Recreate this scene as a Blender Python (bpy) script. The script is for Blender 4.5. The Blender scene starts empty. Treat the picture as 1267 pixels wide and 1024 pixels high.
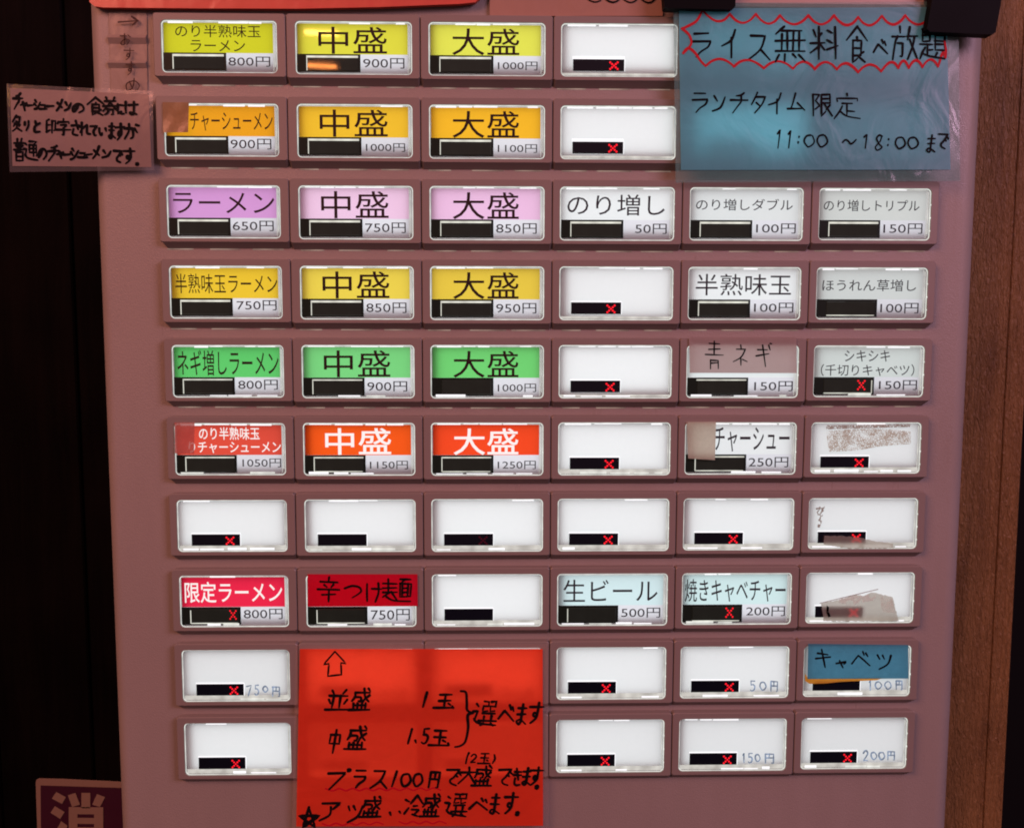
import bpy, math, random
from mathutils import Vector, Matrix
random.seed(7)
sc = bpy.context.scene
COL = sc.collection
S = 0.05                      # metres per button pitch

# ------------------------------------------------------------------ camera
F = 1200.0
R = [[0.9997581886392893, -0.0020141489012301074, -0.02189765861663613],
     [-0.00012284346722549904, 0.9952694003121709, -0.09715351620880042],
     [0.021989751207542686, 0.09713271336915674, 0.9950284854391733]]
CP = [-0.033140264741765235, -0.5024445733006969, -7.554078107635801]

def W(x, y, d):
    """panel coordinates (pitch units, y down, d towards the customer) -> world"""
    return Vector((x * S, -d * S, -y * S + 1.3))

def U(u, v, d=0.0):
    """where a feature of the photograph lies on the sheet at height d above the panel"""
    a, b = (u - 633.5) / F, (v - 512) / F
    D = [R[0][k] * a + R[1][k] * b + R[2][k] for k in range(3)]
    k = (-d - CP[2]) / D[2]
    return CP[0] + k * D[0], CP[1] + k * D[1]

cam = bpy.data.cameras.new("camera")
cam.sensor_width = 36.0
cam.lens = 36.0 * F / 1267.0
cam.clip_start = 0.01
cam.clip_end = 50
co = bpy.data.objects.new("camera", cam)
COL.objects.link(co)
def toW(v): return Vector((v[0], v[2], -v[1]))
rx, dn, fw = toW(R[0]), toW(R[1]), toW(R[2])
M = Matrix((rx, -dn, -fw)).transposed().to_4x4()
M.translation = W(CP[0], CP[1], -CP[2])
co.matrix_world = M
sc.camera = co

# ------------------------------------------------------------------ light
wd = bpy.data.worlds.new("World")
sc.world = wd
wd.use_nodes = True
bg = wd.node_tree.nodes["Background"]
bg.inputs[0].default_value = (1.0, 0.50, 0.50, 1)
bg.inputs[1].default_value = 0.17
# street: dim reddish air above, dark pavement below
_nt = wd.node_tree
_tc = _nt.nodes.new('ShaderNodeTexCoord'); _sx = _nt.nodes.new('ShaderNodeSeparateXYZ'); _mr = _nt.nodes.new('ShaderNodeMapRange')
_nt.links.new(_tc.outputs['Generated'], _sx.inputs[0]); _nt.links.new(_sx.outputs['Z'], _mr.inputs[0])
_mr.inputs[1].default_value = -0.35; _mr.inputs[2].default_value = 0.25; _mr.inputs[3].default_value = 0.02; _mr.inputs[4].default_value = 0.26
_nt.links.new(_mr.outputs[0], bg.inputs[1])

def area(name, loc, target, size, energy, color):
    l = bpy.data.lights.new(name, 'AREA')
    l.shape = 'RECTANGLE'
    l.size, l.size_y = size
    l.energy = energy
    l.color = color
    o = bpy.data.objects.new(name, l)
    COL.objects.link(o)
    o.location = loc
    o.rotation_euler = (Vector(target) - Vector(loc)).to_track_quat('-Z', 'Y').to_euler()
    return o
area("warm_left_light", (-0.75, -0.85, 1.95), (-0.03, 0, 1.3), (0.7, 0.5), 10.5, (1.0, 0.355, 0.235))  # unseen area light giving the left side its warm red cast
area("pink_right_light", (0.9, -0.9, 1.85), (0.05, 0, 1.25), (0.6, 0.5), 9.5, (0.88, 0.51, 0.74))  # unseen area light giving the right side its pinkish cast

# two small unseen orange lights, set where they mirror as glints in the buttons
def glint(name, u, v, d, w, h, watts, col):
    x, y = U(u, v, d)
    P = W(x, y, d); cw = W(CP[0], CP[1], -CP[2]); D = P - cw; D.y = -D.y
    q = P + D * 3.0
    area(name, q, P, (w, h), watts, col)
glint("orange_glint_light", 398, 41, .042, .050, .006, .07, (1.0, .45, .12))
glint("orange_glint_light", 391, 81.5, .05, .060, .004, .05, (1.0, .28, .06))

sc.view_settings.view_transform = 'Standard'
sc.view_settings.look = 'None'
sc.view_settings.exposure = 0
sc.view_settings.gamma = 1
sc.cycles.use_denoising = True
sc.cycles.filter_width = 1.9
sc.cycles.max_bounces = 8
sc.cycles.sample_clamp_indirect = 4

# ------------------------------------------------------------------ materials
def lin(c):
    return tuple(((x / 255) / 12.92 if x / 255 <= 0.04045 else ((x / 255 + 0.055) / 1.055) ** 2.4) for x in c)

MATS = {}
def nodes(name):
    m = bpy.data.materials.new(name)
    m.use_nodes = True
    nt = m.node_tree
    b = nt.nodes["Principled BSDF"]
    return m, nt, b

def plastic(name, col, rough=0.4, spec=0.5, mottle=0.06, bump=0.0, scale=60, metallic=0, coat=0):
    if name in MATS: return MATS[name]
    m, nt, b = nodes(name)
    tc = nt.nodes.new('ShaderNodeTexCoord')
    n = nt.nodes.new('ShaderNodeTexNoise'); n.inputs['Scale'].default_value = scale; n.inputs['Detail'].default_value = 6
    nt.links.new(tc.outputs['Object'], n.inputs['Vector'])
    mx = nt.nodes.new('ShaderNodeMix'); mx.data_type = 'RGBA'
    mx.inputs[6].default_value = tuple(c * (1 - mottle) for c in col) + (1,)
    mx.inputs[7].default_value = tuple(min(1, c * (1 + mottle)) for c in col) + (1,)
    nt.links.new(n.outputs['Fac'], mx.inputs[0])
    nt.links.new(mx.outputs[2], b.inputs['Base Color'])
    rr = nt.nodes.new('ShaderNodeMapRange')
    rr.inputs[3].default_value = max(0.02, rough - 0.06); rr.inputs[4].default_value = rough + (0.10 if rough > .2 else .02)
    nt.links.new(n.outputs['Fac'], rr.inputs[0]); nt.links.new(rr.outputs[0], b.inputs['Roughness'])
    b.inputs['Specular IOR Level'].default_value = spec
    b.inputs['Metallic'].default_value = metallic
    b.inputs['Coat Weight'].default_value = coat
    b.inputs['Coat Roughness'].default_value = 0.12
    if bump:
        n2 = nt.nodes.new('ShaderNodeTexNoise'); n2.inputs['Scale'].default_value = 2500; n2.inputs['Detail'].default_value = 3
        nt.links.new(tc.outputs['Object'], n2.inputs['Vector'])
        bp = nt.nodes.new('ShaderNodeBump'); bp.inputs['Strength'].default_value = bump; bp.inputs['Distance'].default_value = 0.0004
        nt.links.new(n2.outputs['Fac'], bp.inputs['Height']); nt.links.new(bp.outputs[0], b.inputs['Normal'])
    MATS[name] = m
    return m

def lit(name, rgb, k=1.0, uneven=0.05, scale=14, base=0.12, rough=0.22):
    """lamps, and backlit parts whose light is put into their own emission; slightly uneven like cheap diffusers are"""
    if name in MATS: return MATS[name]
    col = lin(rgb)
    m, nt, b = nodes(name)
    tc = nt.nodes.new('ShaderNodeTexCoord')
    n = nt.nodes.new('ShaderNodeTexNoise'); n.inputs['Scale'].default_value = scale; n.inputs['Detail'].default_value = 1.5
    nt.links.new(tc.outputs['Object'], n.inputs['Vector'])
    n2 = nt.nodes.new('ShaderNodeTexNoise'); n2.inputs['Scale'].default_value = 900; n2.inputs['Detail'].default_value = 2
    nt.links.new(tc.outputs['Object'], n2.inputs['Vector'])
    r1 = nt.nodes.new('ShaderNodeMapRange')
    r1.inputs[1].default_value = 0.3; r1.inputs[2].default_value = 0.7
    r1.inputs[3].default_value = k * (1 - uneven * 1.6); r1.inputs[4].default_value = k * (1 + uneven)
    nt.links.new(n.outputs['Fac'], r1.inputs[0])
    r2 = nt.nodes.new('ShaderNodeMapRange')
    r2.inputs[1].default_value = 0.3; r2.inputs[2].default_value = 0.7
    r2.inputs[3].default_value = 0.975; r2.inputs[4].default_value = 1.02
    nt.links.new(n2.outputs['Fac'], r2.inputs[0])
    mu = nt.nodes.new('ShaderNodeMath'); mu.operation = 'MULTIPLY'
    nt.links.new(r1.outputs[0], mu.inputs[0]); nt.links.new(r2.outputs[0], mu.inputs[1])
    b.inputs['Base Color'].default_value = tuple(c * base for c in col) + (1,)
    b.inputs['Emission Color'].default_value = col + (1,)
    nt.links.new(mu.outputs[0], b.inputs['Emission Strength'])
    b.inputs['Roughness'].default_value = rough
    b.inputs['Specular IOR Level'].default_value = 0.35
    MATS[name] = m
    return m

def paper(name, col, trans=0.5, gloss=0.04, fibres=0.12, rough=0.25, alpha=1.0, scale=90):
    """thin paper or film: part reflects, part lets the light behind it through"""
    if name in MATS: return MATS[name]
    m = bpy.data.materials.new(name); m.use_nodes = True
    nt = m.node_tree; nt.nodes.clear()
    out = nt.nodes.new('ShaderNodeOutputMaterial')
    tc = nt.nodes.new('ShaderNodeTexCoord')
    n = nt.nodes.new('ShaderNodeTexNoise'); n.inputs['Scale'].default_value = scale; n.inputs['Detail'].default_value = 8
    n.inputs['Roughness'].default_value = 0.7
    nt.links.new(tc.outputs['Object'], n.inputs['Vector'])
    mx = nt.nodes.new('ShaderNodeMix'); mx.data_type = 'RGBA'
    mx.inputs[6].default_value = tuple(c * (1 - fibres) for c in col) + (1,)
    mx.inputs[7].default_value = tuple(min(1, c * (1 + fibres)) for c in col) + (1,)
    nt.links.new(n.outputs['Fac'], mx.inputs[0])
    d = nt.nodes.new('ShaderNodeBsdfDiffuse'); t = nt.nodes.new('ShaderNodeBsdfTranslucent')
    nt.links.new(mx.outputs[2], d.inputs[0]); nt.links.new(mx.outputs[2], t.inputs[0])
    a = nt.nodes.new('ShaderNodeMixShader'); a.inputs[0].default_value = trans
    nt.links.new(d.outputs[0], a.inputs[1]); nt.links.new(t.outputs[0], a.inputs[2])
    last = a
    if alpha < 1:
        tr = nt.nodes.new('ShaderNodeBsdfTransparent')
        b = nt.nodes.new('ShaderNodeMixShader'); b.inputs[0].default_value = alpha
        nt.links.new(tr.outputs[0], b.inputs[1]); nt.links.new(last.outputs[0], b.inputs[2]); last = b
    g = nt.nodes.new('ShaderNodeBsdfGlossy'); g.inputs['Roughness'].default_value = rough
    if scale < 500:            # faint crumple of thin paper
        w_ = nt.nodes.new('ShaderNodeTexNoise'); w_.inputs['Scale'].default_value = 38; w_.inputs['Detail'].default_value = 3; w_.inputs['Distortion'].default_value = 1.5
        nt.links.new(tc.outputs['Object'], w_.inputs['Vector'])
        bp = nt.nodes.new('ShaderNodeBump'); bp.inputs['Strength'].default_value = .5; bp.inputs['Distance'].default_value = .0012
        nt.links.new(w_.outputs['Fac'], bp.inputs['Height'])
        for s_ in (g, d, t): nt.links.new(bp.outputs[0], s_.inputs['Normal'])
    c = nt.nodes.new('ShaderNodeMixShader'); c.inputs[0].default_value = gloss
    nt.links.new(last.outputs[0], c.inputs[1]); nt.links.new(g.outputs[0], c.inputs[2])
    nt.links.new(c.outputs[0], out.inputs[0])
    MATS[name] = m
    return m

def clear_film(name, tint, amount=0.12, gloss=0.05):
    return paper(name, tint, trans=0.3, gloss=gloss, alpha=amount, rough=0.15)

def film_print(name, rgb):
    "printed or plain white plastic film that the light behind shines through"
    return paper(name, lin(rgb), trans=.88, gloss=.04, fibres=.025, rough=.03, scale=500)
diff_m = film_print('white_diffuser', (243, 245, 247))
price_m = film_print('price_film', (232, 232, 240))
def ink(name, col, rough=0.4): return plastic(name, col, rough=rough, spec=0.04, mottle=0.02)

body_m = plastic('beige_powder_coat', (0.275, 0.240, 0.222), rough=0.42, mottle=0.09, bump=0.35, scale=9)
# rubbed and finger-marked patches change the gloss of the paint
_bn = body_m.node_tree; _bb = _bn.nodes['Principled BSDF']
_t = _bn.nodes.new('ShaderNodeTexCoord'); _mp = _bn.nodes.new('ShaderNodeMapping'); _mp.inputs['Scale'].default_value = (3, 1, .6)
_n = _bn.nodes.new('ShaderNodeTexNoise'); _n.inputs['Scale'].default_value = 30; _n.inputs['Detail'].default_value = 9; _n.inputs['Roughness'].default_value = .7
_r = _bn.nodes.new('ShaderNodeMapRange'); _r.inputs[1].default_value = .35; _r.inputs[2].default_value = .7; _r.inputs[3].default_value = .26; _r.inputs[4].default_value = .62
_bn.links.new(_t.outputs['Object'], _mp.inputs[0]); _bn.links.new(_mp.outputs[0], _n.inputs['Vector']); _bn.links.new(_n.outputs['Fac'], _r.inputs[0]); _bn.links.new(_r.outputs[0], _bb.inputs['Roughness'])
bez_m = plastic('button_plastic', (0.215, 0.185, 0.170), rough=0.4, mottle=0.03, bump=0.10, scale=30)
black_m = plastic('black_print', (0.010, 0.019, 0.014), rough=0.35, spec=0.15)
disp_m = plastic('black_display', (0.018, 0.034, 0.026), rough=0.03, spec=0.5, mottle=.35, scale=160)
blue_disp_m = plastic('blue_black_display', (0.004, 0.006, 0.012), rough=0.05, spec=0.5, mottle=.3)
gap_m = plastic('dark_gap', (0.02, 0.012, 0.012), rough=0.7)
rim_m = lit('clear_rim_lit', (236, 240, 232), 0.92, 0.16, 200)  # glow put into the clear plastic for backlight caught in the rim
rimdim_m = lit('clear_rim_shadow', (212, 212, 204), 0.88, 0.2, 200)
white_m = cool_m = None
LEDM = {}
def led_panel(k):
    if k not in LEDM: LEDM[k] = lit('led_backlight_%d' % int(k * 100), (247, 255, 254), k, 0.04, 12)
    return LEDM[k]
hot_m = lit('painted_edge_light', (252, 252, 255), 1.05, 0.05)  # emission painting bright highlights on rim and display edges

led_m = lit('led_red', (255, 30, 45), 1.15, 0.1)
ledfaint_m = lit('led_red_faint', (70, 12, 26), 0.8, 0.1)
txt_m = plastic('print_black', (0.022, 0.012, 0.012), rough=0.5, spec=0.2)
dtxt_m = plastic('print_slate', (0.03, 0.034, 0.045), rough=0.5, spec=0.2)
wtxt_m = lit('print_white', (246, 240, 238), 1.0, 0.02)  # emission stands in for backlight coming through the white print
marker_m = ink('black_marker', (0.006, 0.006, 0.007))
grey_m = lit('faded_blue_pen', (130, 146, 172), 0.95, 0.35, 700, base=0.1)

# ------------------------------------------------------------------ mesh helpers
def obj(name, verts, faces, mats, parent=None, origin=None, smooth=False, idx=None):
    me = bpy.data.meshes.new(name)
    o = bpy.data.objects.new(name, me)
    if not isinstance(mats, (list, tuple)): mats = [mats]
    vv = [Vector(v) for v in verts]
    if parent is not None:
        base = parent['_o'] if '_o' in parent else (0, 0, 0)
        org = Vector(base)
        if origin is not None: org = Vector(origin)
        o.parent = parent
        o.location = org - Vector(base)
    else:
        org = sum(vv, Vector()) / max(1, len(vv)) if origin is None else Vector(origin)
        o.location = org
    me.from_pydata([v - org for v in vv], [], faces)
    for m in mats: me.materials.append(m)
    if idx:
        for p, i in zip(me.polygons, idx): p.material_index = i
    if smooth:
        for p in me.polygons: p.use_smooth = True
    me.update()
    o['_o'] = tuple(org)
    COL.objects.link(o)
    return o

def empty(name, loc):
    o = bpy.data.objects.new(name, None)
    COL.objects.link(o)
    o.location = loc
    o.empty_display_size = 0.02
    o['_o'] = tuple(loc)
    return o

def tag(o, label=None, cat=None, group=None, kind=None):
    if label: o['label'] = label
    if cat: o['category'] = cat
    if group: o['group'] = group
    if kind: o['kind'] = kind
    return o

class MB:
    def __init__(s): s.v = []; s.f = []; s.i = []
    def poly(s, pts, m=0):
        n = len(s.v); s.v += pts; s.f.append(list(range(n, n + len(pts)))); s.i.append(m)
    def add(s, v, f, m=0):
        n = len(s.v); s.v += v; s.f += [[a + n for a in q] for q in f]; s.i += [m] * len(f)
    def rect(s, x0, y0, x1, y1, d, m=0):
        s.poly([W(x0, y0, d), W(x0, y1, d), W(x1, y1, d), W(x1, y0, d)], m)
    def slab(s, x0, y0, x1, y1, d0, d1, m=0, bev=0.0):
        """box with bevelled front edges"""
        b = bev
        A = [(x0, y0), (x0, y1), (x1, y1), (x1, y0)]
        B = [(x0 + b, y0 + b), (x0 + b, y1 - b), (x1 - b, y1 - b), (x1 - b, y0 + b)]
        L = [[W(*p, d0) for p in A], [W(*p, d1 - b) for p in A]]
        if b: L.append([W(*p, d1) for p in B])
        s.loft(L, m, cap0=True)
    def loft(s, L, m=0, cap0=False, cap1=True, closed=True):
        n = len(s.v); k = len(L[0])
        for l in L: s.v += l
        for a in range(len(L) - 1):
            for j in range(k if closed else k - 1):
                q = (j + 1) % k
                s.f.append([n + a * k + j, n + a * k + q, n + (a + 1) * k + q, n + (a + 1) * k + j]); s.i.append(m)
        if cap1: s.f.append([n + (len(L) - 1) * k + j for j in range(k)]); s.i.append(m)
        if cap0: s.f.append([n + j for j in reversed(range(k))]); s.i.append(m)
    def build(s, name, mats, parent=None, **k):
        return obj(name, s.v, s.f, mats, parent, idx=s.i, **k)

def rrect(x0, y0, x1, y1, r, n=5):
    """counter-clockwise seen from the front, starting at the top-left arc"""
    out = []
    for cx, cy, a0 in ((x0 + r, y0 + r, 90), (x0 + r, y1 - r, 180), (x1 - r, y1 - r, 270), (x1 - r, y0 + r, 0)):
        for k in range(n + 1):
            a = math.radians(a0 + 90 * k / n)
            out.append((cx + r * math.cos(a), cy - r * math.sin(a)))
    return out
def outer_match(x0, y0, x1, y1, inner, n=5):
    """points on a sharp rectangle paired with rrect() points"""
    out = []
    cs = [(x0, y0), (x0, y1), (x1, y1), (x1, y0)]
    m = n + 1
    for q in range(4):
        arc = inner[q * m:(q + 1) * m]
        cx, cy = cs[q]
        for k, (px, py) in enumerate(arc):
            f = k / n
            # first half moves along the side reached from the previous corner, second half along the next
            if q in (0, 2):   # arc starts on horizontal side, ends on vertical side
                out.append((px + (cx - px) * min(1, f * 2), cy) if f <= 0.5 else (cx, cy + (py - cy) * (f * 2 - 1)))
            else:
                out.append((cx, py + (cy - py) * min(1, f * 2)) if f <= 0.5 else (cx + (px - cx) * (f * 2 - 1), cy))
    return out

# ------------------------------------------------------------------ printed lettering (Blender's built-in font)
_txt = {}
def glyphs(s, thin):
    key = (s, thin)
    if key not in _txt:
        cu = bpy.data.curves.new('t', 'FONT')
        cu.body = s; cu.size = 1; cu.offset = thin; cu.resolution_u = 3; cu.fill_mode = 'FRONT'
        o = bpy.data.objects.new('t', cu); COL.objects.link(o)
        dg = bpy.context.evaluated_depsgraph_get()
        me = o.evaluated_get(dg).to_mesh()
        vs = [(v.co.x, v.co.y) for v in me.vertices]; fs = [list(p.vertices) for p in me.polygons]
        o.evaluated_get(dg).to_mesh_clear()
        bpy.data.objects.remove(o); bpy.data.curves.remove(cu)
        xs = [a for a, b in vs]; ys = [b for a, b in vs]
        x0, x1, y0, y1 = min(xs), max(xs), min(ys), max(ys)
        _txt[key] = ([((a - x0) / (x1 - x0), (y1 - b) / (y1 - y0)) for a, b in vs], fs)
    return _txt[key]
def print_text(s, box, d, mat, parent, name='lettering', thin=-0.008):
    vs, fs = glyphs(s, thin)
    x0, y0, x1, y1 = box
    return obj(name, [W(x0 + a * (x1 - x0), y0 + b * (y1 - y0), d) for a, b in vs], fs, mat, parent)

# ------------------------------------------------------------------ pen strokes for handwriting
G = {
'ラ': "29 89/~16 96 96 84 52 30", 'イ': "~8a 66 14/67 60", 'ス': "~29 89 89 64 10/64 a0",
'無': "3a 08/29 99/06 a6/03 a3/28 23/49 43/69 63/89 83/12 00/32 30/62 71/82 a0",
'料': "19 27/48 37/05 55/3a 30/34 02/35 53/69 88/66 85/63 a4/9a 90",
'食': "5a 06/5a a6/57 56/36 76 72/34 74/32 72/36 30 51/52 90/83 62",
'べ': "~03 37 47 a2/6a 78/89 97", '放': "3a 38/07 57/~27 15 00/~25 45 45 41 31/7a 66/67 a7/~97 84 60/76 a0",
'題': "1a 4a 46 16 1a/18 48/05 55/35 31/33 53/~24 12 00/~12 41 a0/6a aa/8a 79/68 a8 a3 63 68/66 a6/65 a5/72 61/93 a1",
'ン': "29 46/~11 63 98", 'チ': "~89 68 38/06 a6/~68 65 43 10", 'タ': "~4a 27 04/~38 98 98 74 20/35 63",
'ム': "~5a 33 12/12 92/65 a1", '限': "1a 10/~1a 4a 4a 27 27 45 34 23/5a 9a 96/58 98/56 96/5a 50 72/66 a0/95 73",
'定': "5a 59/17 18 98 97/36 76/56 51/53 83/~35 23 00/~23 51 a0",
'1': "~38 5a 5a 50", '|': "6a 40", '0': "~5a 29 15 31 50 82 95 79 5a", '8': "~79 5a 38 46 64 82 50 32 44 66 79",
'5': "8a 3a 36/~36 66 84 71 40 21", '7': "29 8a 40", '2': "~28 4a 7a 87 53 20 20 80", ':': "58 57/53 52",
'〜': "~04 26 45 63 84 a6", 'ま': "28 88/25 85/~5a 53 51 40 21 32 52 90", 'で': "~19 99 99 65 43 51 80/76 85/97 a6",
'ャ': "~05 97 97 74/38 60", 'ー': "04 a5", 'シ': "29 47/16 34/~11 52 97", 'ュ': "28 78 72/02 a2",
'メ': "~8a 54 10/27 83", 'の': "~59 45 22 12 16 49 79 96 93 60", '券': "2a 38/8a 78/18 98/05 a5/~58 46 02/57 a2/33 73 70 60/~43 31 10",
'に': "~19 15 10/48 88/~52 41 60 90", 'は': "~19 14 11/37 a7/~79 71 50 41 51 90",
'炙': "~4a 28 06/~39 89 89 64 25/46 55/~54 42 00/52 a0/24 13/84 73", 'り': "~29 25 37/~7a 75 40",
'と': "~3a 46/~88 35 22 30 80", '印': "3a 19 11/16 46/11 42/69 99 92 82/69 60",
'字': "5a 58/17 18 98 97/~36 76 54/~54 50 40/03 a3", 'さ': "17 97/~5a 84/~34 21 40 70",
'れ': "2a 20/~07 37 37 02/~36 68 78 72 a1", 'て': "~18 98 98 54 52 60 80", 'い': "~18 14 31 43/~88 95",
'す': "08 a8/~6a 64 43 34 45 64 52 20", 'が': "~07 57 66 61 40/~3a 35 00/77 94/8a a9",
'普': "3a 38/7a 68/08 a8/48 45/68 65/27 36/87 76/05 a5/24 84 80 20 24/22 82",
'通': "19 28/~06 26 26 12/~13 31 a0/4a 9a 78/48 41/48 98 92/46 96/44 94/78 72", '。': "~13 33 31 11 13",
'並': "2a 38/8a 78/17 97/37 31/67 61/15 23/95 83/00 a0",
'盛': "28 98/~28 26 14/~26 56 54 44/~6a 76 94/~97 75 63/8a 99/22 82/23 20/43 40/63 60/83 80/00 a0",
'玉': "29 89/25 85/00 a0/59 50/73 82",
'選': "19 28/~06 26 26 12/~13 31 a0/4a 6a 68 48 46 66/7a 9a 98 78 76 96/45 95/54 52/84 82/32 a2/51 40/81 90",
'中': "28 88 84 24 28/5a 50", 'プ': "~18 88 88 65 20/~99 a9 aa 9a 99", '円': "29 20/29 89 80 70/59 55/25 85",
'大': "07 a7/~5a 56 00/57 a0", 'き': "28 88/16 86/~3a 63/~34 31 50 80", 'ア': "~19 99 99 66/~57 53 10",
'ツ': "18 26/48 56/~98 73 20", '、': "24 41", '冷': "08 27/01 24/6a 36/6a a6/55 75/43 83 83 61/63 63/51 80",
'☆': "5a 20 a6 06 80 5a", 'お': "08 68/~4a 41 20 12 45 75 83 60/79 97", 'め': "~28 36 52/~6a 54 21 02 06 48 78 a5 92 60",
'青': "29 89/27 87/05 a5/5a 55/33 30/33 73 70/32 72", 'ネ': "5a 58/~28 88 88 54 02/54 50/63 92",
'ギ': "18 78/05 86/4a 60/8a 98/9b ab", '辛': "5a 58/18 98/37 46/77 66/05 a5/23 83/55 50",
'つ': "~07 49 88 95 72 40", 'け': "~1a 15 10/47 a7/~8a 85 60", 'キ': "18 87/05 a6/4a 60",
'麺': "08 58/06 56/04 54/2a 24/~24 02/~34 50/~12 40 a0/6a aa/8a 79/68 a8 a2 62 68/78 72/98 92/76 96/74 94",
'(': "~6a 46 30", ')': "~4a 65 30",
}
def smooth_pts(P, n=5):
    out = []
    for i in range(len(P) - 1):
        p0 = P[max(0, i - 1)]; p1 = P[i]; p2 = P[i + 1]; p3 = P[min(len(P) - 1, i + 2)]
        if p1 == p2: continue
        for k in range(n):
            t = k / n
            out.append(tuple(0.5 * ((2 * p1[a]) + (-p0[a] + p2[a]) * t + (2 * p0[a] - 5 * p1[a] + 4 * p2[a] - p3[a]) * t * t + (-p0[a] + 3 * p1[a] - 3 * p2[a] + p3[a]) * t ** 3) for a in (0, 1)))
    out.append(P[-1])
    return out

class Pen:
    """collects pen strokes given in photograph pixels and lays them as thin raised ink on a sheet"""
    def __init__(s, d, width, surf=None):
        s.d = d; s.w = width; s.mb = MB(); s.k = 0; s.surf = surf
    def P(s, u, v):
        if s.surf: return s.surf(u, v, s.lift)
        x, y = U(u, v, s.d + s.lift); return W(x, y, s.d + s.lift)
    def stroke(s, pts, w=None, taper=True, wob=0.0):
        s.k += 1; s.lift = 0.00012 * (s.k % 29)
        w = (w or s.w) * random.uniform(0.92, 1.1)
        # densify
        P = []
        for i in range(len(pts) - 1):
            (a, b), (c, d) = pts[i], pts[i + 1]
            n = max(1, int(math.hypot(c - a, d - b) / 3.5))
            for k in range(n): P.append((a + (c - a) * k / n, b + (d - b) * k / n))
        P.append(pts[-1])
        if len(P) < 2: return
        ph = random.uniform(0, 6)
        L, Rr = [], []
        m = len(P)
        for i, (a, b) in enumerate(P):
            q0 = P[max(0, i - 1)]; q1 = P[min(m - 1, i + 1)]
            dx, dy = q1[0] - q0[0], q1[1] - q0[1]
            l = math.hypot(dx, dy) or 1
            f = i / (m - 1)
            ww = w * (1 + 0.13 * math.sin(f * 5 + ph))
            if taper: ww *= 1.12 - 0.35 * f ** 3
            a += wob * math.sin(i * 1.3 + ph); b += wob * math.cos(i * 1.1 + ph)
            nx, ny = -dy / l * ww / 2, dx / l * ww / 2
            L.append((a + nx, b + ny)); Rr.append((a - nx, b - ny))
        for i in range(m - 1):
            s.mb.poly([s.P(*L[i]), s.P(*L[i + 1]), s.P(*Rr[i + 1]), s.P(*Rr[i])])
        # round caps
        for (c, sgn, q) in ((P[0], 1, L[0]), (P[-1], -1, L[-1])):
            r = math.hypot(q[0] - c[0], q[1] - c[1]); a0 = math.atan2(q[1] - c[1], q[0] - c[0])
            s.mb.poly([s.P(c[0] + r * math.cos(a0 + sgn * math.pi * k / 5), c[1] + r * math.sin(a0 + sgn * math.pi * k / 5)) for k in range(6)])
    def glyph(s, ch, box, w=None, shear=0.0, jit=0.25):
        x0, y0, x1, y1 = box
        hx = lambda c: int(c, 16)
        for st in G[ch].split('/'):
            sm = st[0] == '~'
            pts = [(hx(p[0]), hx(p[1])) for p in st.lstrip('~').split()]
            memo = {}
            pts = [memo.setdefault(p, (p[0] + random.uniform(-jit, jit), p[1] + random.uniform(-jit, jit))) for p in pts]
            if sm: pts = smooth_pts(pts)
            pts = [(x0 + (a / 10) * (x1 - x0) + shear * (b / 10 - 0.5) * (y1 - y0), y1 - (b / 10) * (y1 - y0)) for a, b in pts]
            s.stroke(pts, w)
    def line(s, items, off, sc, **k):
        for ch, a, b, c, d in items:
            s.glyph(ch, (off[0] + a / sc, off[1] + c / sc, off[0] + b / sc, off[1] + d / sc), **k)
    def build(s, name, mat, parent):
        return s.mb.build(name, mat, parent)
Z = 3.519
def on_sheet(box, d, bend):
    """pen surface that follows a gently bent sheet spanning box (photo pixels)"""
    def f(u, v, lift):
        a = min(1, max(0, (u - box[0]) / (box[2] - box[0]))); b = min(1, max(0, (v - box[1]) / (box[3] - box[1])))
        D_ = d + .0015 + lift + bend(a, b)
        x, y = U(u, v, D_)
        return W(x, y, D_)
    return f

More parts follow.
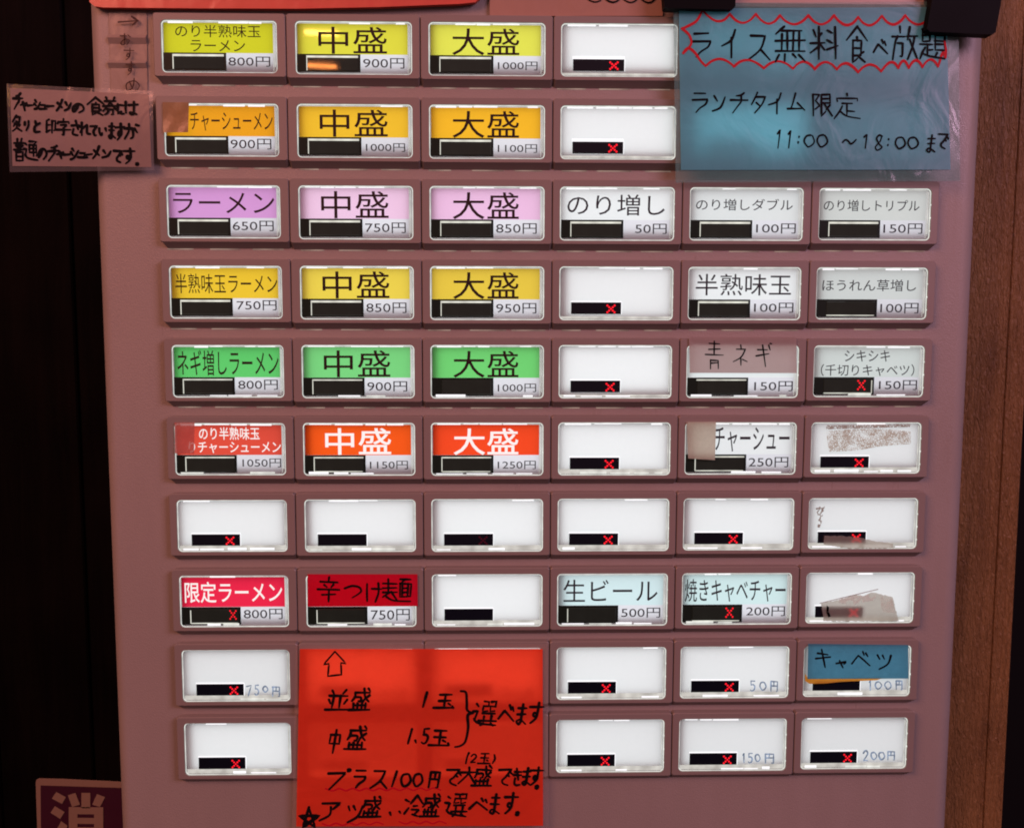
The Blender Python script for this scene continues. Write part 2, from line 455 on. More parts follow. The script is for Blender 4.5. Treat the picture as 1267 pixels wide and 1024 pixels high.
# ------------------------------------------------------------------ surroundings behind the machine
def wood_mat(name, c1, c2, rough=0.5, rings=1.0, bump=0.6, spec=.4):
    m, nt, b = nodes(name)
    tc = nt.nodes.new('ShaderNodeTexCoord')
    mp = nt.nodes.new('ShaderNodeMapping'); mp.inputs['Scale'].default_value = (1, 1, 0.07)
    nt.links.new(tc.outputs['Object'], mp.inputs[0])
    n = nt.nodes.new('ShaderNodeTexNoise'); n.inputs['Scale'].default_value = 160 * rings; n.inputs['Detail'].default_value = 8; n.inputs['Roughness'].default_value = 0.65
    n.inputs['Distortion'].default_value = 0.6
    nt.links.new(mp.outputs[0], n.inputs['Vector'])
    big = nt.nodes.new('ShaderNodeTexNoise'); big.inputs['Scale'].default_value = 14; big.inputs['Detail'].default_value = 4
    nt.links.new(tc.outputs['Object'], big.inputs['Vector'])
    ad = nt.nodes.new('ShaderNodeMath'); ad.operation = 'ADD'
    nt.links.new(n.outputs['Fac'], ad.inputs[0]); nt.links.new(big.outputs['Fac'], ad.inputs[1])
    cr = nt.nodes.new('ShaderNodeValToRGB')
    cr.color_ramp.elements[0].position = 0.36; cr.color_ramp.elements[0].color = c1 + (1,)
    cr.color_ramp.elements[1].position = 0.64; cr.color_ramp.elements[1].color = c2 + (1,)
    hf = nt.nodes.new('ShaderNodeMath'); hf.operation = 'MULTIPLY'; hf.inputs[1].default_value = 0.5
    nt.links.new(ad.outputs[0], hf.inputs[0]); nt.links.new(hf.outputs[0], cr.inputs[0])
    nt.links.new(cr.outputs[0], b.inputs['Base Color'])
    # fine slanting wrinkles pressed into the varnish
    mp2 = nt.nodes.new('ShaderNodeMapping'); mp2.inputs['Rotation'].default_value = (0, math.radians(38), 0); mp2.inputs['Scale'].default_value = (1.0, 1, 0.22)
    nt.links.new(tc.outputs['Object'], mp2.inputs[0])
    n2 = nt.nodes.new('ShaderNodeTexNoise'); n2.inputs['Scale'].default_value = 900; n2.inputs['Detail'].default_value = 3; n2.inputs['Distortion'].default_value = 1.2
    nt.links.new(mp2.outputs[0], n2.inputs['Vector'])
    bp = nt.nodes.new('ShaderNodeBump'); bp.inputs['Strength'].default_value = bump; bp.inputs['Distance'].default_value = 0.0016
    nt.links.new(n2.outputs['Fac'], bp.inputs['Height']); nt.links.new(bp.outputs[0], b.inputs['Normal'])
    b.inputs['Roughness'].default_value = rough
    b.inputs['Specular IOR Level'].default_value = spec
    return m
post_m = wood_mat('red_brown_wood', (0.125, 0.062, 0.022), (0.275, 0.145, 0.050), 0.5, bump=.9, spec=.3)
dark_m = wood_mat('black_stained_wood', (0.0008, 0.0008, 0.001), (0.005, 0.0035, 0.0035), 0.7, rings=0.6, bump=0.2, spec=.04)
deep_m = plastic('near_black_backing', (0.006, 0.005, 0.005), rough=0.8, spec=0.1)  # darkness of the gap is put into a near-black colour

WALL_D = -5.5
wall = empty('dark_wall', W(-4.5, 5, WALL_D))
tag(wall, 'near black stained plank wall seen left of the ticket machine', 'wall')
px = -9.0
k = 0
while px < -1.5:
    w_ = 1.02 + 0.13 * ((k * 7) % 3)
    mb = MB(); mb.slab(px + .012, -7, px + w_ - .012, 9, WALL_D - .5, WALL_D - 0.02 * (k % 2), bev=0.02)
    mb.build('plank', dark_m, wall); px += w_; k += 1
mb = MB(); mb.slab(-9, -7, px, 9, WALL_D - .8, WALL_D - .45); mb.build('backing_board', deep_m, wall)

# right: wooden door post standing beside the machine, black gap beyond it
PD = -0.75
def Ux(u, v, d): return U(u, v, d)[0]
pr = Ux(1245, 900, PD); pm = Ux(1222, 900, PD)
post = empty('wooden_door_post', W(4.2, 9, PD))
tag(post, 'red brown grained wooden post standing right of the machine', 'post')
mb = MB(); mb.slab(3.3, -7, pm, 9, PD - 1.2, PD, bev=0.002); mb.build('board', post_m, post)
mb = MB(); mb.slab(pm + 0.0005, -7, pr, 9, PD - 1.2, PD + 0.012, bev=0.006); mb.build('edge_strip', post_m, post)
gapw = MB(); gapw.slab(pr - .6, -7, 12, 9, PD - 3.4, PD - 3.0)
tag(gapw.build('dark_backdrop', deep_m), 'black backdrop filling the unlit gap right of the wooden post', 'wall')

# ------------------------------------------------------------------ ticket machine cabinet
mach = empty('ticket_machine', W(0.36, 9, -2.5))
XL, XR = -3.04, 3.765
mb = MB()
prof = []
rad = 0.10
n = 8
prof.append((XL, -4.2))
for k in range(n + 1):
    a = math.radians(180 - 90 * k / n); prof.append((XL + rad + rad * math.cos(a), -rad + rad * math.sin(a)))
for k in range(n + 1):
    a = math.radians(90 - 90 * k / n); prof.append((XR - rad * 1.5 + rad * 1.5 * math.cos(a), -rad * 1.5 + rad * 1.5 * math.sin(a)))
prof.append((XR, -4.2))
mb.loft([[W(x, -4.5, d) for x, d in prof], [W(x, 9, d) for x, d in prof]], cap0=True)
body = mb.build('cabinet_body', body_m, mach)
for p in body.data.polygons: p.use_smooth = len(p.vertices) == 4
body.data.set_sharp_from_angle(angle=math.radians(30))
tag(mach, 'pinkish beige meal ticket machine with ten rows of lit menu buttons', 'ticket machine')

# button grid: gentle irregularity of the real panel
KX0 = [-0.00209, -0.00024, 0.99188, -0.0003, 1e-05, 0.00044, 1e-05]
KY0 = [-0.00373, 0.60115, -0.00075, -0.00018, -0.00016, 0.00026, -4e-05]
KX1 = [0.87681, 0.00024, 0.99514, -4e-05, -0.00018, -0.00202, -5e-05]
KY1 = [0.41197, 0.60442, -0.00103, -0.00016, -6e-05, -0.00144, 0.0001]
def pol(K, r, c):
    r -= 5.5; c -= 3.5
    return K[0] + K[1] * r + K[2] * c + K[3] * r * c + K[4] * r * r + K[5] * c * c + K[6] * r ** 3
def win(r, c): return pol(KX0, r, c), pol(KY0, r, c), pol(KX1, r, c), pol(KY1, r, c)

ZF = 0.061      # front of the bezel
ZW = 0.040      # lit window plate

def box_in(w, b):
    x0, y0, x1, y1 = w
    return (x0 + b[0] * (x1 - x0), y0 + b[1] * (y1 - y0), x0 + b[2] * (x1 - x0), y0 + b[3] * (y1 - y0))

CHU = ('中盛', (.196, .10, .784, .605)); DAI = ('大盛', (.20, .11, .776, .61))
P3 = (.578, .68, .933, .875); P4 = (.593, .72, .933, .88)
# (row, col): colour, text colour, [(text, box)], price, price box, edge lines, cross
C = {}
def card(r, c, rgb, lines, price, pb=P3, edges='TL', cross=0, white=False, band=(.016, .04, .962, .612), slate=False, desc=''):
    C[(r, c)] = dict(rgb=rgb, lines=lines, price=price, pb=pb, edges=edges, cross=cross, white=white, band=band, slate=slate, desc=desc)
Y1 = (226, 220, 66)
card(1, 1, (214, 212, 40), [('のり半熟味玉', (.12, .085, .857, .32)), ('ラーメン', (.25, .37, .72, .59))], '800円', (.573, .68, .935, .87))
card(1, 2, Y1, [CHU], '900円'); card(1, 3, (228, 228, 84), [DAI], '1000円', P4)
card(2, 1, (243, 166, 30), [('チャーシューメン', (.226, .165, .945, .515))], '900円', (.573, .66, .93, .86))
card(2, 2, (248, 196, 48), [CHU], '1000円', P4); card(2, 3, (248, 186, 40), [DAI], '1100円', P4)
card(3, 1, (222, 160, 222), [('ラーメン', (.055, .14, .945, .53))], '650円', (.573, .665, .935, .86))
card(3, 2, (240, 200, 230), [CHU], '750円'); card(3, 3, (238, 192, 228), [DAI], '850円')
card(4, 1, (240, 200, 52), [('半熟味玉ラーメン', (.05, .15, .955, .52))], '750円', (.59, .65, .945, .84))
card(4, 2, (240, 214, 80), [CHU], '850円'); card(4, 3, (238, 206, 72), [DAI], '950円')
card(5, 1, (100, 210, 112), [('ネギ増しラーメン', (.045, .095, .95, .58))], '800円', (.585, .66, .94, .85))
card(5, 2, (126, 218, 132), [CHU], '900円'); card(5, 3, (116, 214, 118), [DAI], '1000円', P4, edges='')
card(6, 1, (232, 82, 64), [('のり半熟味玉', (.22, .08, .765, .32)), ('りチャーシューメン', (.125, .355, .955, .575))], '1050円', (.605, .68, .955, .85), white=True)
card(6, 2, (252, 92, 26), [CHU], '1150円', P4, edges='LBT', white=True); card(6, 3, (244, 74, 34), [DAI], '1250円', P4, edges='LBT', white=True)
card(8, 1, (240, 40, 76), [('限定ラーメン', (.046, .125, .94, .53))], '800円', (.582, .65, .94, .85), edges='LB', cross=1, white=True)
card(8, 2, (226, 30, 60), [], '750円', (.585, .66, .94, .88), edges='LB')
WH = (238, 241, 243)
card(3, 4, WH, [('のり増し', (.065, .14, .915, .53))], '50円', (.66, .68, .935, .87), slate=True)
card(3, 5, (228, 232, 233), [('のり増しダブル', (.057, .21, .908, .43))], '100円', (.59, .67, .94, .86), slate=True)
card(3, 6, (218, 222, 220), [('のり増しトリプル', (.046, .22, .90, .44))], '150円', (.585, .67, .935, .87), slate=True)
card(4, 5, WH, [('半熟味玉', (.07, .13, .914, .535))], '100円', (.59, .67, .94, .86), slate=True, edges='TL')
card(4, 6, (218, 223, 222), [('ほうれん草増し', (.058, .23, .90, .455))], '100円', (.585, .68, .93, .88), slate=True, edges='B')
card(5, 5, WH, [], '150円', (.61, .68, .955, .87), slate=True, edges='T')
card(5, 6, (218, 226, 224), [('シキシキ', (.28, .09, .69, .31)), ('（千切りキャベツ）', (.07, .36, .915, .59))], '150円', (.60, .67, .945, .86), slate=True, edges='RB', cross=1)
card(6, 5, WH, [('チャーシュー', (.26, .09, .94, .56))], '250円', (.578, .665, .935, .86), slate=True, edges='LBT')
card(8, 4, (214, 236, 240), [('生ビール', (.057, .12, .91, .54))], '500円', (.583, .66, .937, .85), slate=True, edges='L')
card(8, 5, (212, 236, 238), [('焼きキャベチャー', (.03, .12, .947, .56))], '200円', (.593, .65, .947, .84), slate=True, edges='B', cross=1)
CROSS = {(1, 4), (2, 4), (4, 4), (5, 4), (6, 4), (6, 6), (7, 1), (7, 4), (7, 5), (7, 6), (8, 6), (9, 1), (9, 4), (9, 5), (10, 1), (10, 4), (10, 5), (10, 6)}
FAINT = {(7, 3)}
COLN = {(1, 1): 'yellow', (1, 2): 'yellow', (1, 3): 'yellow', (2, 1): 'orange', (2, 2): 'orange', (2, 3): 'orange', (3, 1): 'pink', (3, 2): 'pink', (3, 3): 'pink',
        (4, 1): 'golden yellow', (4, 2): 'golden yellow', (4, 3): 'golden yellow', (5, 1): 'green', (5, 2): 'green', (5, 3): 'green',
        (6, 1): 'red', (6, 2): 'orange red', (6, 3): 'orange red', (8, 1): 'crimson', (8, 2): 'crimson'}
ORD = ['', 'top', 'second', 'third', 'fourth', 'fifth', 'sixth', 'seventh', 'eighth', 'ninth', 'bottom']
CO = ['', 'first', 'second', 'third', 'fourth', 'fifth', 'sixth']
HANDP = {(9, 1): [('7', 1068, 1100, 398, 445, 0, 734), ('5', 1105, 1130, 398, 440, 0, 734), ('0', 1143, 1168, 403, 428, 0, 734), ('円', 1178, 1225, 402, 447, 0, 734)],
         (9, 5): [('5', 868, 900, 380, 422, 680, 734), ('0', 913, 945, 385, 420, 680, 734), ('円', 955, 1000, 378, 425, 680, 734)],
         (10, 5): [('1', 836, 856, 695, 736, 680, 734), ('5', 860, 887, 695, 735, 680, 734), ('0', 893, 920, 700, 730, 680, 734), ('円', 928, 985, 693, 738, 680, 734)],
         (10, 6): [('2', 562, 592, 685, 725, 907, 734), ('0', 598, 628, 690, 722, 907, 734), ('0', 632, 662, 690, 722, 907, 734), ('円', 666, 710, 683, 724, 907, 734)],
         (9, 6): [('1', 590, 606, 378, 420, 907, 734), ('0', 616, 650, 383, 415, 907, 734), ('0', 658, 692, 383, 415, 907, 734), ('円', 702, 745, 375, 418, 907, 734)],
         (9, 2): [('1', 440, 455, 240, 290, 340, 780), ('0', 465, 500, 245, 285, 340, 780), ('0', 505, 535, 245, 285, 340, 780), ('円', 540, 580, 238, 290, 340, 780)],
         (9, 3): [('1', 985, 1000, 240, 290, 340, 780), ('5', 1005, 1030, 240, 285, 340, 780), ('0', 1040, 1070, 245, 285, 340, 780), ('円', 1085, 1125, 238, 290, 340, 780)]}

def strength(r, c):
    if c == 6 and r in (1, 2): return 0.5
    if c == 5 and r == 1: return 1.1
    if r == 10 and c in (2, 3): return 0.35
    if c in (2, 3) and r == 9: return 1.45
    if c == 5 and r == 2: return 2.3
    return {1: 1.05, 2: 1.08, 3: 1.08, 4: 1.08, 5: 1.05, 6: 0.94}[c] - (0.10 if r >= 9 else 0)

def button(r, c):
    rnd = random.Random(r * 31 + c)
    w = win(r, c); x0, y0, x1, y1 = w
    L = (x0 + win(r, c - 1)[2]) / 2 if c > 1 else x0 - 0.056
    Rr = (x1 + win(r, c + 1)[0]) / 2 if c < 6 else x1 + 0.056
    g = 0.0035
    L += g if c > 1 else 0; Rr -= g if c < 6 else 0
    T = y0 - 0.050; B = y1 + 0.028
    h = y1 - y0
    r_ = 0.035
    inner = rrect(x0, y0, x1, y1, r_)
    b = 0.0045
    outerF = outer_match(L + b, T + b, Rr - b, B - b * 0.6, inner)
    outerS = outer_match(L, T, Rr, B, inner)
    pl = 0.035 if c == 1 else 0.0; pq = 0.035 if c == 6 else 0.0
    outerB = outer_match(L + pl, T - 0.004, Rr - pq, B + 0.046, inner)
    mb = MB()
    N = len(inner)
    mb.loft([[W(x, y, 0.0) for x, y in outerB], [W(x, y, ZF - b) for x, y in outerS], [W(x, y, ZF) for x, y in outerF],
             [W(x, y, ZF) for x, y in inner], [W(x, y, ZF - 0.03) for x, y in rrect(x0 + .002, y0 + .002, x1 - .002, y1 - .002, r_)]], cap1=False)
    cell = mb.build('menu_button', bez_m, mach, origin=W((x0 + x1) / 2, (y0 + y1) / 2, 0))
    # light source on the board behind, smaller than the window, and the diffuser in front of it
    k_ = strength(r, c)
    has = (r, c) in C
    if k_ > 0:
        mb = MB(); mb.rect(x0 + rnd.uniform(.018, .06), y0 + rnd.uniform(.01, .022), x1 - rnd.uniform(.010, .03), y1 - rnd.uniform(.034, .065), .004)
        mb.build('backlight', led_panel(round(k_ * rnd.uniform(.95, 1.04), 2)), cell)
    mb = MB()
    if has:                    # the card itself is the diffuser; plain film only round it
        e = box_in(w, (.016, .04, .962, .955))
        hole = [(e[0], e[1]), (e[0], e[3]), (e[2], e[3]), (e[2], e[1])]
        hp = []
        for q_ in range(4): hp += [hole[q_]] * 6
        mb.loft([[W(x, y, ZW) for x, y in inner], [W(x, y, ZW) for x, y in hp]], cap1=False)
    else: mb.poly([W(x, y, ZW) for x, y in inner])
    mb.build('light_panel', diff_m, cell)
    # clear cover rim: a thin rounded bead all round the window with glowing dashes painted in for light in its bevel
    mb = MB()
    def ring(o, i, d, m):
        A = rrect(x0 + o, y0 + o, x1 - o, y1 - o, max(.005, r_ - o)); Bq = rrect(x0 + i, y0 + i, x1 - i, y1 - i, max(.004, r_ - i))
        mid = rrect(x0 + (o + i) / 2, y0 + (o + i) / 2, x1 - (o + i) / 2, y1 - (o + i) / 2, max(.004, r_ - (o + i) / 2))
        mb.loft([[W(x, y, d - .003) for x, y in A], [W(x, y, d + .004) for x, y in mid], [W(x, y, d - .003) for x, y in Bq]], m, cap1=False)
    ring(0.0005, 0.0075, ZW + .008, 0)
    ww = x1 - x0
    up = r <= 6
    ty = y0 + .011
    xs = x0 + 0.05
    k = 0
    while xs < x1 - 0.12:      # bright emissive dashes imitate light caught along the top edge
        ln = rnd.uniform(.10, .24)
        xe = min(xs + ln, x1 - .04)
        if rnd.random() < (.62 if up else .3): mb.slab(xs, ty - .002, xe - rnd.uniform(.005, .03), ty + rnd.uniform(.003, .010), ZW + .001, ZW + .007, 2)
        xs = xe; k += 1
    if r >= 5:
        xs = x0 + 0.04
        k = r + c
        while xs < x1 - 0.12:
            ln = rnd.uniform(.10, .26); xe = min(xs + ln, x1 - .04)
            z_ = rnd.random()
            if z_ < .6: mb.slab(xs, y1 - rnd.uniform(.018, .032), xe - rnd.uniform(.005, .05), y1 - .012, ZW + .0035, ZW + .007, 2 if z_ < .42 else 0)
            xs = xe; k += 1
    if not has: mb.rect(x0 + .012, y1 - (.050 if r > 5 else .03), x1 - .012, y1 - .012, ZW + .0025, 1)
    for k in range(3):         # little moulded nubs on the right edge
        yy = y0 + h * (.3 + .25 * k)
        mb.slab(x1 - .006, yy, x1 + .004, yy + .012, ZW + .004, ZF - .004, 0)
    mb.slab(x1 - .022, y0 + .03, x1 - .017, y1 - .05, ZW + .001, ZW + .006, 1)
    mb.build('cover_rim', [rim_m, rimdim_m, hot_m], cell)

    if (r, c) in C:
        q = C[(r, c)]
        lab = COLN.get((r, c), 'white')
        if q['lines']:
            cell['label'] = '%s lit menu button reading %s, priced %s' % (lab, ' '.join(t for t, _ in q['lines']), q['price'])
        else:
            cell['label'] = 'menu button under a handwritten strip, priced ' + q['price']
        bw = box_in(w, q['band'])
        cm = film_print('card_%d_%d_%d' % q['rgb'], tuple(min(255, v + 2) for v in q['rgb']))
        mb = MB()
        bx = box_in(w, (.016, .612, .962, .955))
        mb.rect(bx[0], box_in(w, (0, .04, 1, 1))[1], bx[2], bw[3], ZW + .001, 0)
        mb.rect(bx[0], bw[3], bx[2], bx[3], ZW + .001, 1)
        # paper edge
        for e in ((bw[2], bw[1], bw[2] + .003, bx[3]), (bw[0], bw[1] - .003, bw[2], bw[1])):
            mb.rect(*e, ZW + .0018, 2)
        mb.build('name_card', [cm, price_m, rimdim_m], cell)
        # black printed field with display slot
        f = box_in(w, (.012, .612, .555, .952))
        mb = MB(); mb.rect(*f, ZW + .006, 0); mb.build('black_field', black_m, cell)
        s_ = box_in(w, (.10, .655, .535, .925))
        mb = MB(); mb.slab(*s_[:4], ZW + .0065, ZW + .010, bev=.003); mb.build('display', disp_m, cell)
        mb = MB(); t = .0065; tt = 2.1 if r <= 4 else 1.0
        if 'T' in q['edges']: mb.slab(s_[0] - t, s_[1] - t * .6, s_[2], s_[1] + t * .8 * tt, ZW + .009, ZW + .013)
        if 'L' in q['edges']: mb.slab(s_[0] - t, s_[1] + t, s_[0], s_[3], ZW + .009, ZW + .0125)
        if 'R' in q['edges']: mb.slab(s_[2] - t, s_[1] + t, s_[2], s_[3], ZW + .009, ZW + .0125)
        if 'B' in q['edges']: mb.slab(s_[0], s_[3] - t * .7, s_[2] - t, s_[3] + t * .3, ZW + .009, ZW + .0125)
        if mb.f: mb.build('display_highlight', lit('painted_slot_highlight', (236, 240, 226), .9, .25, 160), cell)  # emissive lines painting the reflections along the slot edges
        tm = wtxt_m if q['white'] else (dtxt_m if q['slate'] else txt_m)
        for t_, bb in q['lines']:
            print_text(t_, box_in(w, bb), ZW + .006, tm, cell, 'lettering', thin=(.008 if q['white'] else (.004 if bb[3] - bb[1] > .44 else 0.001)))
        print_text(q['price'], box_in(w, q['pb']), ZW + .006, dtxt_m, cell, 'price_lettering', thin=0.0)
        if q['cross']: cross(cell, w, (.405, .66, .47, .86) if (r, c) != (8, 1) else (.455, .66, .515, .85), led_m, ZW + .012)
    else:
        cell['label'] = '%s button of the %s row, blank white lit window%s' % (CO[c], ORD[r], ' with red cross on its display' if (r, c) in CROSS else '')
        dx = {1: .125, 2: .115, 3: .112, 4: .105, 5: .105, 6: .095}[c]
        f = box_in(w, (dx, .665, dx + .44, .885))
        mb = MB(); mb.slab(f[0], f[1], f[2], f[3], ZW + .001, ZW + .008, bev=.002); mb.build('display', blue_disp_m, cell)
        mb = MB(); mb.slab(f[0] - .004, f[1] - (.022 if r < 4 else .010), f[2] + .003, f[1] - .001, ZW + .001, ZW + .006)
        mb.slab(f[2] + .001, f[1], f[2] + .006, f[3], ZW + .001, ZW + .006); mb.build('display_highlight', hot_m, cell)  # emissive lines painting the highlight beside the display
        if (r, c) in CROSS or (r, c) in FAINT:
            cross(cell, w, (dx + .315, .70, dx + .385, .865), led_m if (r, c) in CROSS else ledfaint_m, ZW + .010)
        if (r, c) in HANDP:
            pen = Pen(ZW + .003, 1.6)
            for ch, a, b_, c_, d_, ox, oy in HANDP[(r, c)]:
                pen.glyph(ch, (ox + a / Z, oy + c_ / Z, ox + b_ / Z, oy + d_ / Z), jit=.3)
            pen.build('handwritten_price', grey_m if (r, c) not in ((9, 2), (9, 3)) else dtxt_m, cell)
    # pale glowing slivers painted in for light leaking under the button
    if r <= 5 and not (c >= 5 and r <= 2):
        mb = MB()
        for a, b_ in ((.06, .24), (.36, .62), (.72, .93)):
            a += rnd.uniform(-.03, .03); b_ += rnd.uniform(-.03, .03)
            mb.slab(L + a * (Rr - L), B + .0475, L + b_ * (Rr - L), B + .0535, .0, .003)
        mb.build('painted_light_leak', lit('leak_glow', (168, 146, 132), .75, .5, 120), cell)
    return cell

def cross(parent, w, b, mat, d):
    """nine round LED dots in a five by five matrix"""
    x0, y0, x1, y1 = box_in(w, b)
    y0 += .010; y1 -= .006; x0 += .003; x1 -= .003
    mb = MB(); rr_ = (x1 - x0) / 4 * .60
    for i in range(5):
        for j in {i, 4 - i}:
            cx = x0 + (x1 - x0) * i / 4; cy = y0 + (y1 - y0) * j / 4
            mb.poly([W(cx + rr_ * math.cos(-k * math.pi / 4), cy + rr_ * math.sin(-k * math.pi / 4), d + .0002 * (i + j)) for k in range(8)])
    mb.build('led_cross', mat, parent)

for r in range(1, 11):
    for c in range(1, 7):
        button(r, c)

# ------------------------------------------------------------------ sheets, notes and tapes on the machine
def quadsheet(name, pts, d, mat, parent=None, thick=.004, n=(10, 6), bend=None, m2=None):
    """thin sheet through four photograph points TL, TR, BR, BL lying d above the panel"""
    P = pts
    mb = MB()
    nx, ny = n
    def pt(i, j, dd):
        a, b = i / nx, j / ny
        dd += bend(a, b) if bend else 0
        x = (1 - b) * ((1 - a) * P[0][0] + a * P[1][0]) + b * ((1 - a) * P[3][0] + a * P[2][0])
        y = (1 - b) * ((1 - a) * P[0][1] + a * P[1][1]) + b * ((1 - a) * P[3][1] + a * P[2][1])
        x, y = U(x, y, d + dd)
        return W(x, y, d + dd)
    v = [pt(i, j, 0) for j in range(ny + 1) for i in range(nx + 1)]
    f = [[j * (nx + 1) + i, (j + 1) * (nx + 1) + i, (j + 1) * (nx + 1) + i + 1, j * (nx + 1) + i + 1] for j in range(ny) for i in range(nx)]
    mb.add(v, f)
    return mb.build(name, mat, parent, smooth=True)

DS = ZF + .012
# blue rice notice
DB = ZF + .075
blue = empty('blue_notice', W(*U(1005, 210, DB), DB))
tag(blue, 'blue handwritten rice notice with red scalloped border at the upper right', 'notice')
wav = lambda a, b: .006 * math.sin(a * 5 + 1) * math.sin(b * 3 + .4)
blue_paper = paper('blue_paper', (0.135, 0.47, 0.58), trans=.52, gloss=.035, fibres=.08, rough=.3)
film = clear_film('laminate_film', (0.16, 0.40, 0.40), .42, .05)  # teal tint in the clear film stands for blue light leaking onto it
quadsheet('paper', [(840, 11), (1171, 9), (1176, 210), (842.5, 210.5)], DB + .004, blue_paper, blue, bend=wav)
quadsheet('laminate', [(833, 4), (1186, 2), (1188, 224), (836, 226)], DB - .003, film, blue, bend=wav)
bs = on_sheet((840, 10, 1174, 210), DB + .004, wav)
pen = Pen(DB, 2.7, bs)
o3, o4 = (680, 0), (907, 0)
pen.line([('ラ', 610, 710, 135, 250), ('イ', 740, 825, 130, 250), ('ス', 855, 960, 145, 262), ('無', 985, 1112, 118, 268)], o3, Z, jit=.15)
pen.line([('料', 338, 458, 118, 258), ('食', 495, 585, 115, 272), ('べ', 612, 672, 175, 250), ('放', 695, 802, 118, 258), ('題', 815, 922, 128, 258)], o4, Z, jit=.15)
pen.line([('ラ', 615, 695, 398, 490), ('ン', 703, 770, 408, 492), ('チ', 790, 862, 398, 492), ('タ', 880, 945, 405, 492), ('イ', 945, 1022, 405, 495), ('ム', 1030, 1112, 408, 490)], o3, Z, w=2.3, jit=.2)
pen.line([('限', 340, 432, 412, 505), ('定', 442, 552, 408, 518)], o4, Z, w=2.3, jit=.15)
pen.line([('1', 180, 220, 566, 645), ('1', 226, 268, 568, 645), (':', 272, 298, 585, 635), ('0', 305, 360, 588, 640), ('0', 362, 416, 588, 640), ('〜', 478, 536, 585, 645),
          ('1', 556, 602, 585, 645), ('8', 608, 660, 588, 656), (':', 662, 690, 595, 645), ('0', 702, 755, 598, 648), ('0', 756, 812, 598, 648), ('ま', 838, 888, 590, 662), ('で', 888, 938, 578, 648)], o4, Z, w=2.2, shear=.12, jit=.2)
pen.build('black_lettering', marker_m, blue)
red_pen = ink('red_marker', (0.42, 0.02, 0.03))
pen = Pen(DB, 3.0, bs)
T_ = [(680 + x / Z, y / Z) for x, y in [(665, 45), (785, 62), (898, 62), (1003, 68)]] + [(907 + x / Z, y / Z) for x, y in [(328 - 0, 68), (440, 68), (545, 75), (648, 70), (750, 68), (860, 70)]]
T_ = sorted(T_)
def scallop(P, dip):
    for (a, b), (c, d) in zip(P[:-1], P[1:]):
        m = ((a + c) / 2, (b + d) / 2 + dip)
        q = smooth_pts([(a, b), (a + (c - a) * .22, b + dip * .68), m, (c - (c - a) * .22, d + dip * .68), (c, d)])
        pen.stroke(q, taper=False)
scallop(T_, 11)
Bt = [(680 + x / Z, y / Z) for x, y in [(582, 232), (680, 288), (803, 290), (933, 298), (1060, 300), (1155, 302)]] + [(907 + x / Z, y / Z) for x, y in [(452, 303), (545, 315), (645, 312), (720, 297), (765, 297), (825, 293), (893, 290), (925, 252)]]
scallop(Bt, -9)
pen.stroke(smooth_pts([T_[0], (862, 26), (850, 33), (844, 35.5)]), taper=False)
pen.stroke(smooth_pts([(844, 35.5), (853, 44), (855, 55), (845.4, 66)]), taper=False)
pen.stroke(smooth_pts([(1169.8, 71.5), (1170.5, 62), (1169, 52)]), taper=False)
pen.build('red_border', red_pen, blue)

# orange portion notice
org = empty('orange_notice', W(*U(520, 1020, DS), DS))
tag(org, 'orange red handwritten portion notice covering lower buttons at the bottom centre', 'notice')
orange_paper = paper('orange_paper', (0.95, 0.070, 0.028), trans=.42, gloss=.03, fibres=.10, rough=.3, scale=140)
wav2 = lambda a, b: .004 * math.sin(a * 6) + .004 * math.sin(b * 5)
quadsheet('paper', [(371, 802.5), (671.5, 802.5), (672, 1021), (366.5, 1022)], DS + .006, orange_paper, org, bend=wav2)
quadsheet('laminate', [(366, 797), (678, 797), (679, 1029), (361, 1030)], DS, clear_film('laminate_film_warm', (0.8, 0.6, 0.55), .14, .05), org, bend=wav2)
os_ = on_sheet((369, 802.5, 672, 1021), DS + .006, wav2)
pen = Pen(DS, 2.9, os_)
oo = (340, 780)
pen.line([('並', 225, 325, 258, 342), ('盛', 330, 418, 252, 342), ('|', 632, 676, 268, 332), ('玉', 697, 785, 272, 335), ('、', 768, 795, 312, 340),
          ('選', 862, 967, 308, 412), ('べ', 975, 1045, 325, 408), ('ま', 1045, 1105, 318, 405), ('す', 1108, 1168, 312, 400),
          ('中', 226, 295, 430, 532), ('盛', 308, 404, 415, 515), ('|', 565, 612, 428, 490), ('、', 608, 630, 455, 490), ('5', 636, 675, 426, 490), ('玉', 676, 762, 428, 498), ('、', 750, 775, 472, 500),
          ('プ', 222, 322, 602, 688), ('ラ', 340, 402, 600, 682), ('ス', 415, 492, 602, 684), ('|', 492, 550, 612, 678), ('0', 545, 597, 622, 676), ('0', 598, 648, 622, 676), ('円', 662, 728, 608, 682),
          ('で', 738, 808, 598, 672), ('大', 803, 878, 595, 664), ('盛', 862, 948, 588, 672), ('で', 966, 1034, 596, 672), ('き', 1033, 1082, 598, 670), ('ま', 1072, 1122, 598, 670), ('す', 1112, 1166, 593, 668), ('。', 1135, 1172, 640, 690),
          ('ア', 193, 288, 742, 826), ('ツ', 308, 388, 745, 832), ('盛', 373, 467, 722, 808), ('、', 495, 525, 770, 805), ('、', 537, 566, 770, 795),
          ('冷', 568, 644, 715, 806), ('盛', 638, 722, 710, 806), ('選', 742, 838, 710, 806), ('べ', 850, 928, 728, 792), ('ま', 930, 988, 710, 796), ('す', 1000, 1054, 706, 792), ('。', 1050, 1092, 752, 805)],
         oo, Z, shear=.16, jit=.2)
pen.line([('☆', 105, 192, 768, 856)], oo, Z, w=3.2, jit=.3)
pen.line([('☆', 108, 188, 772, 852)], oo, Z, w=2.6, jit=.5)
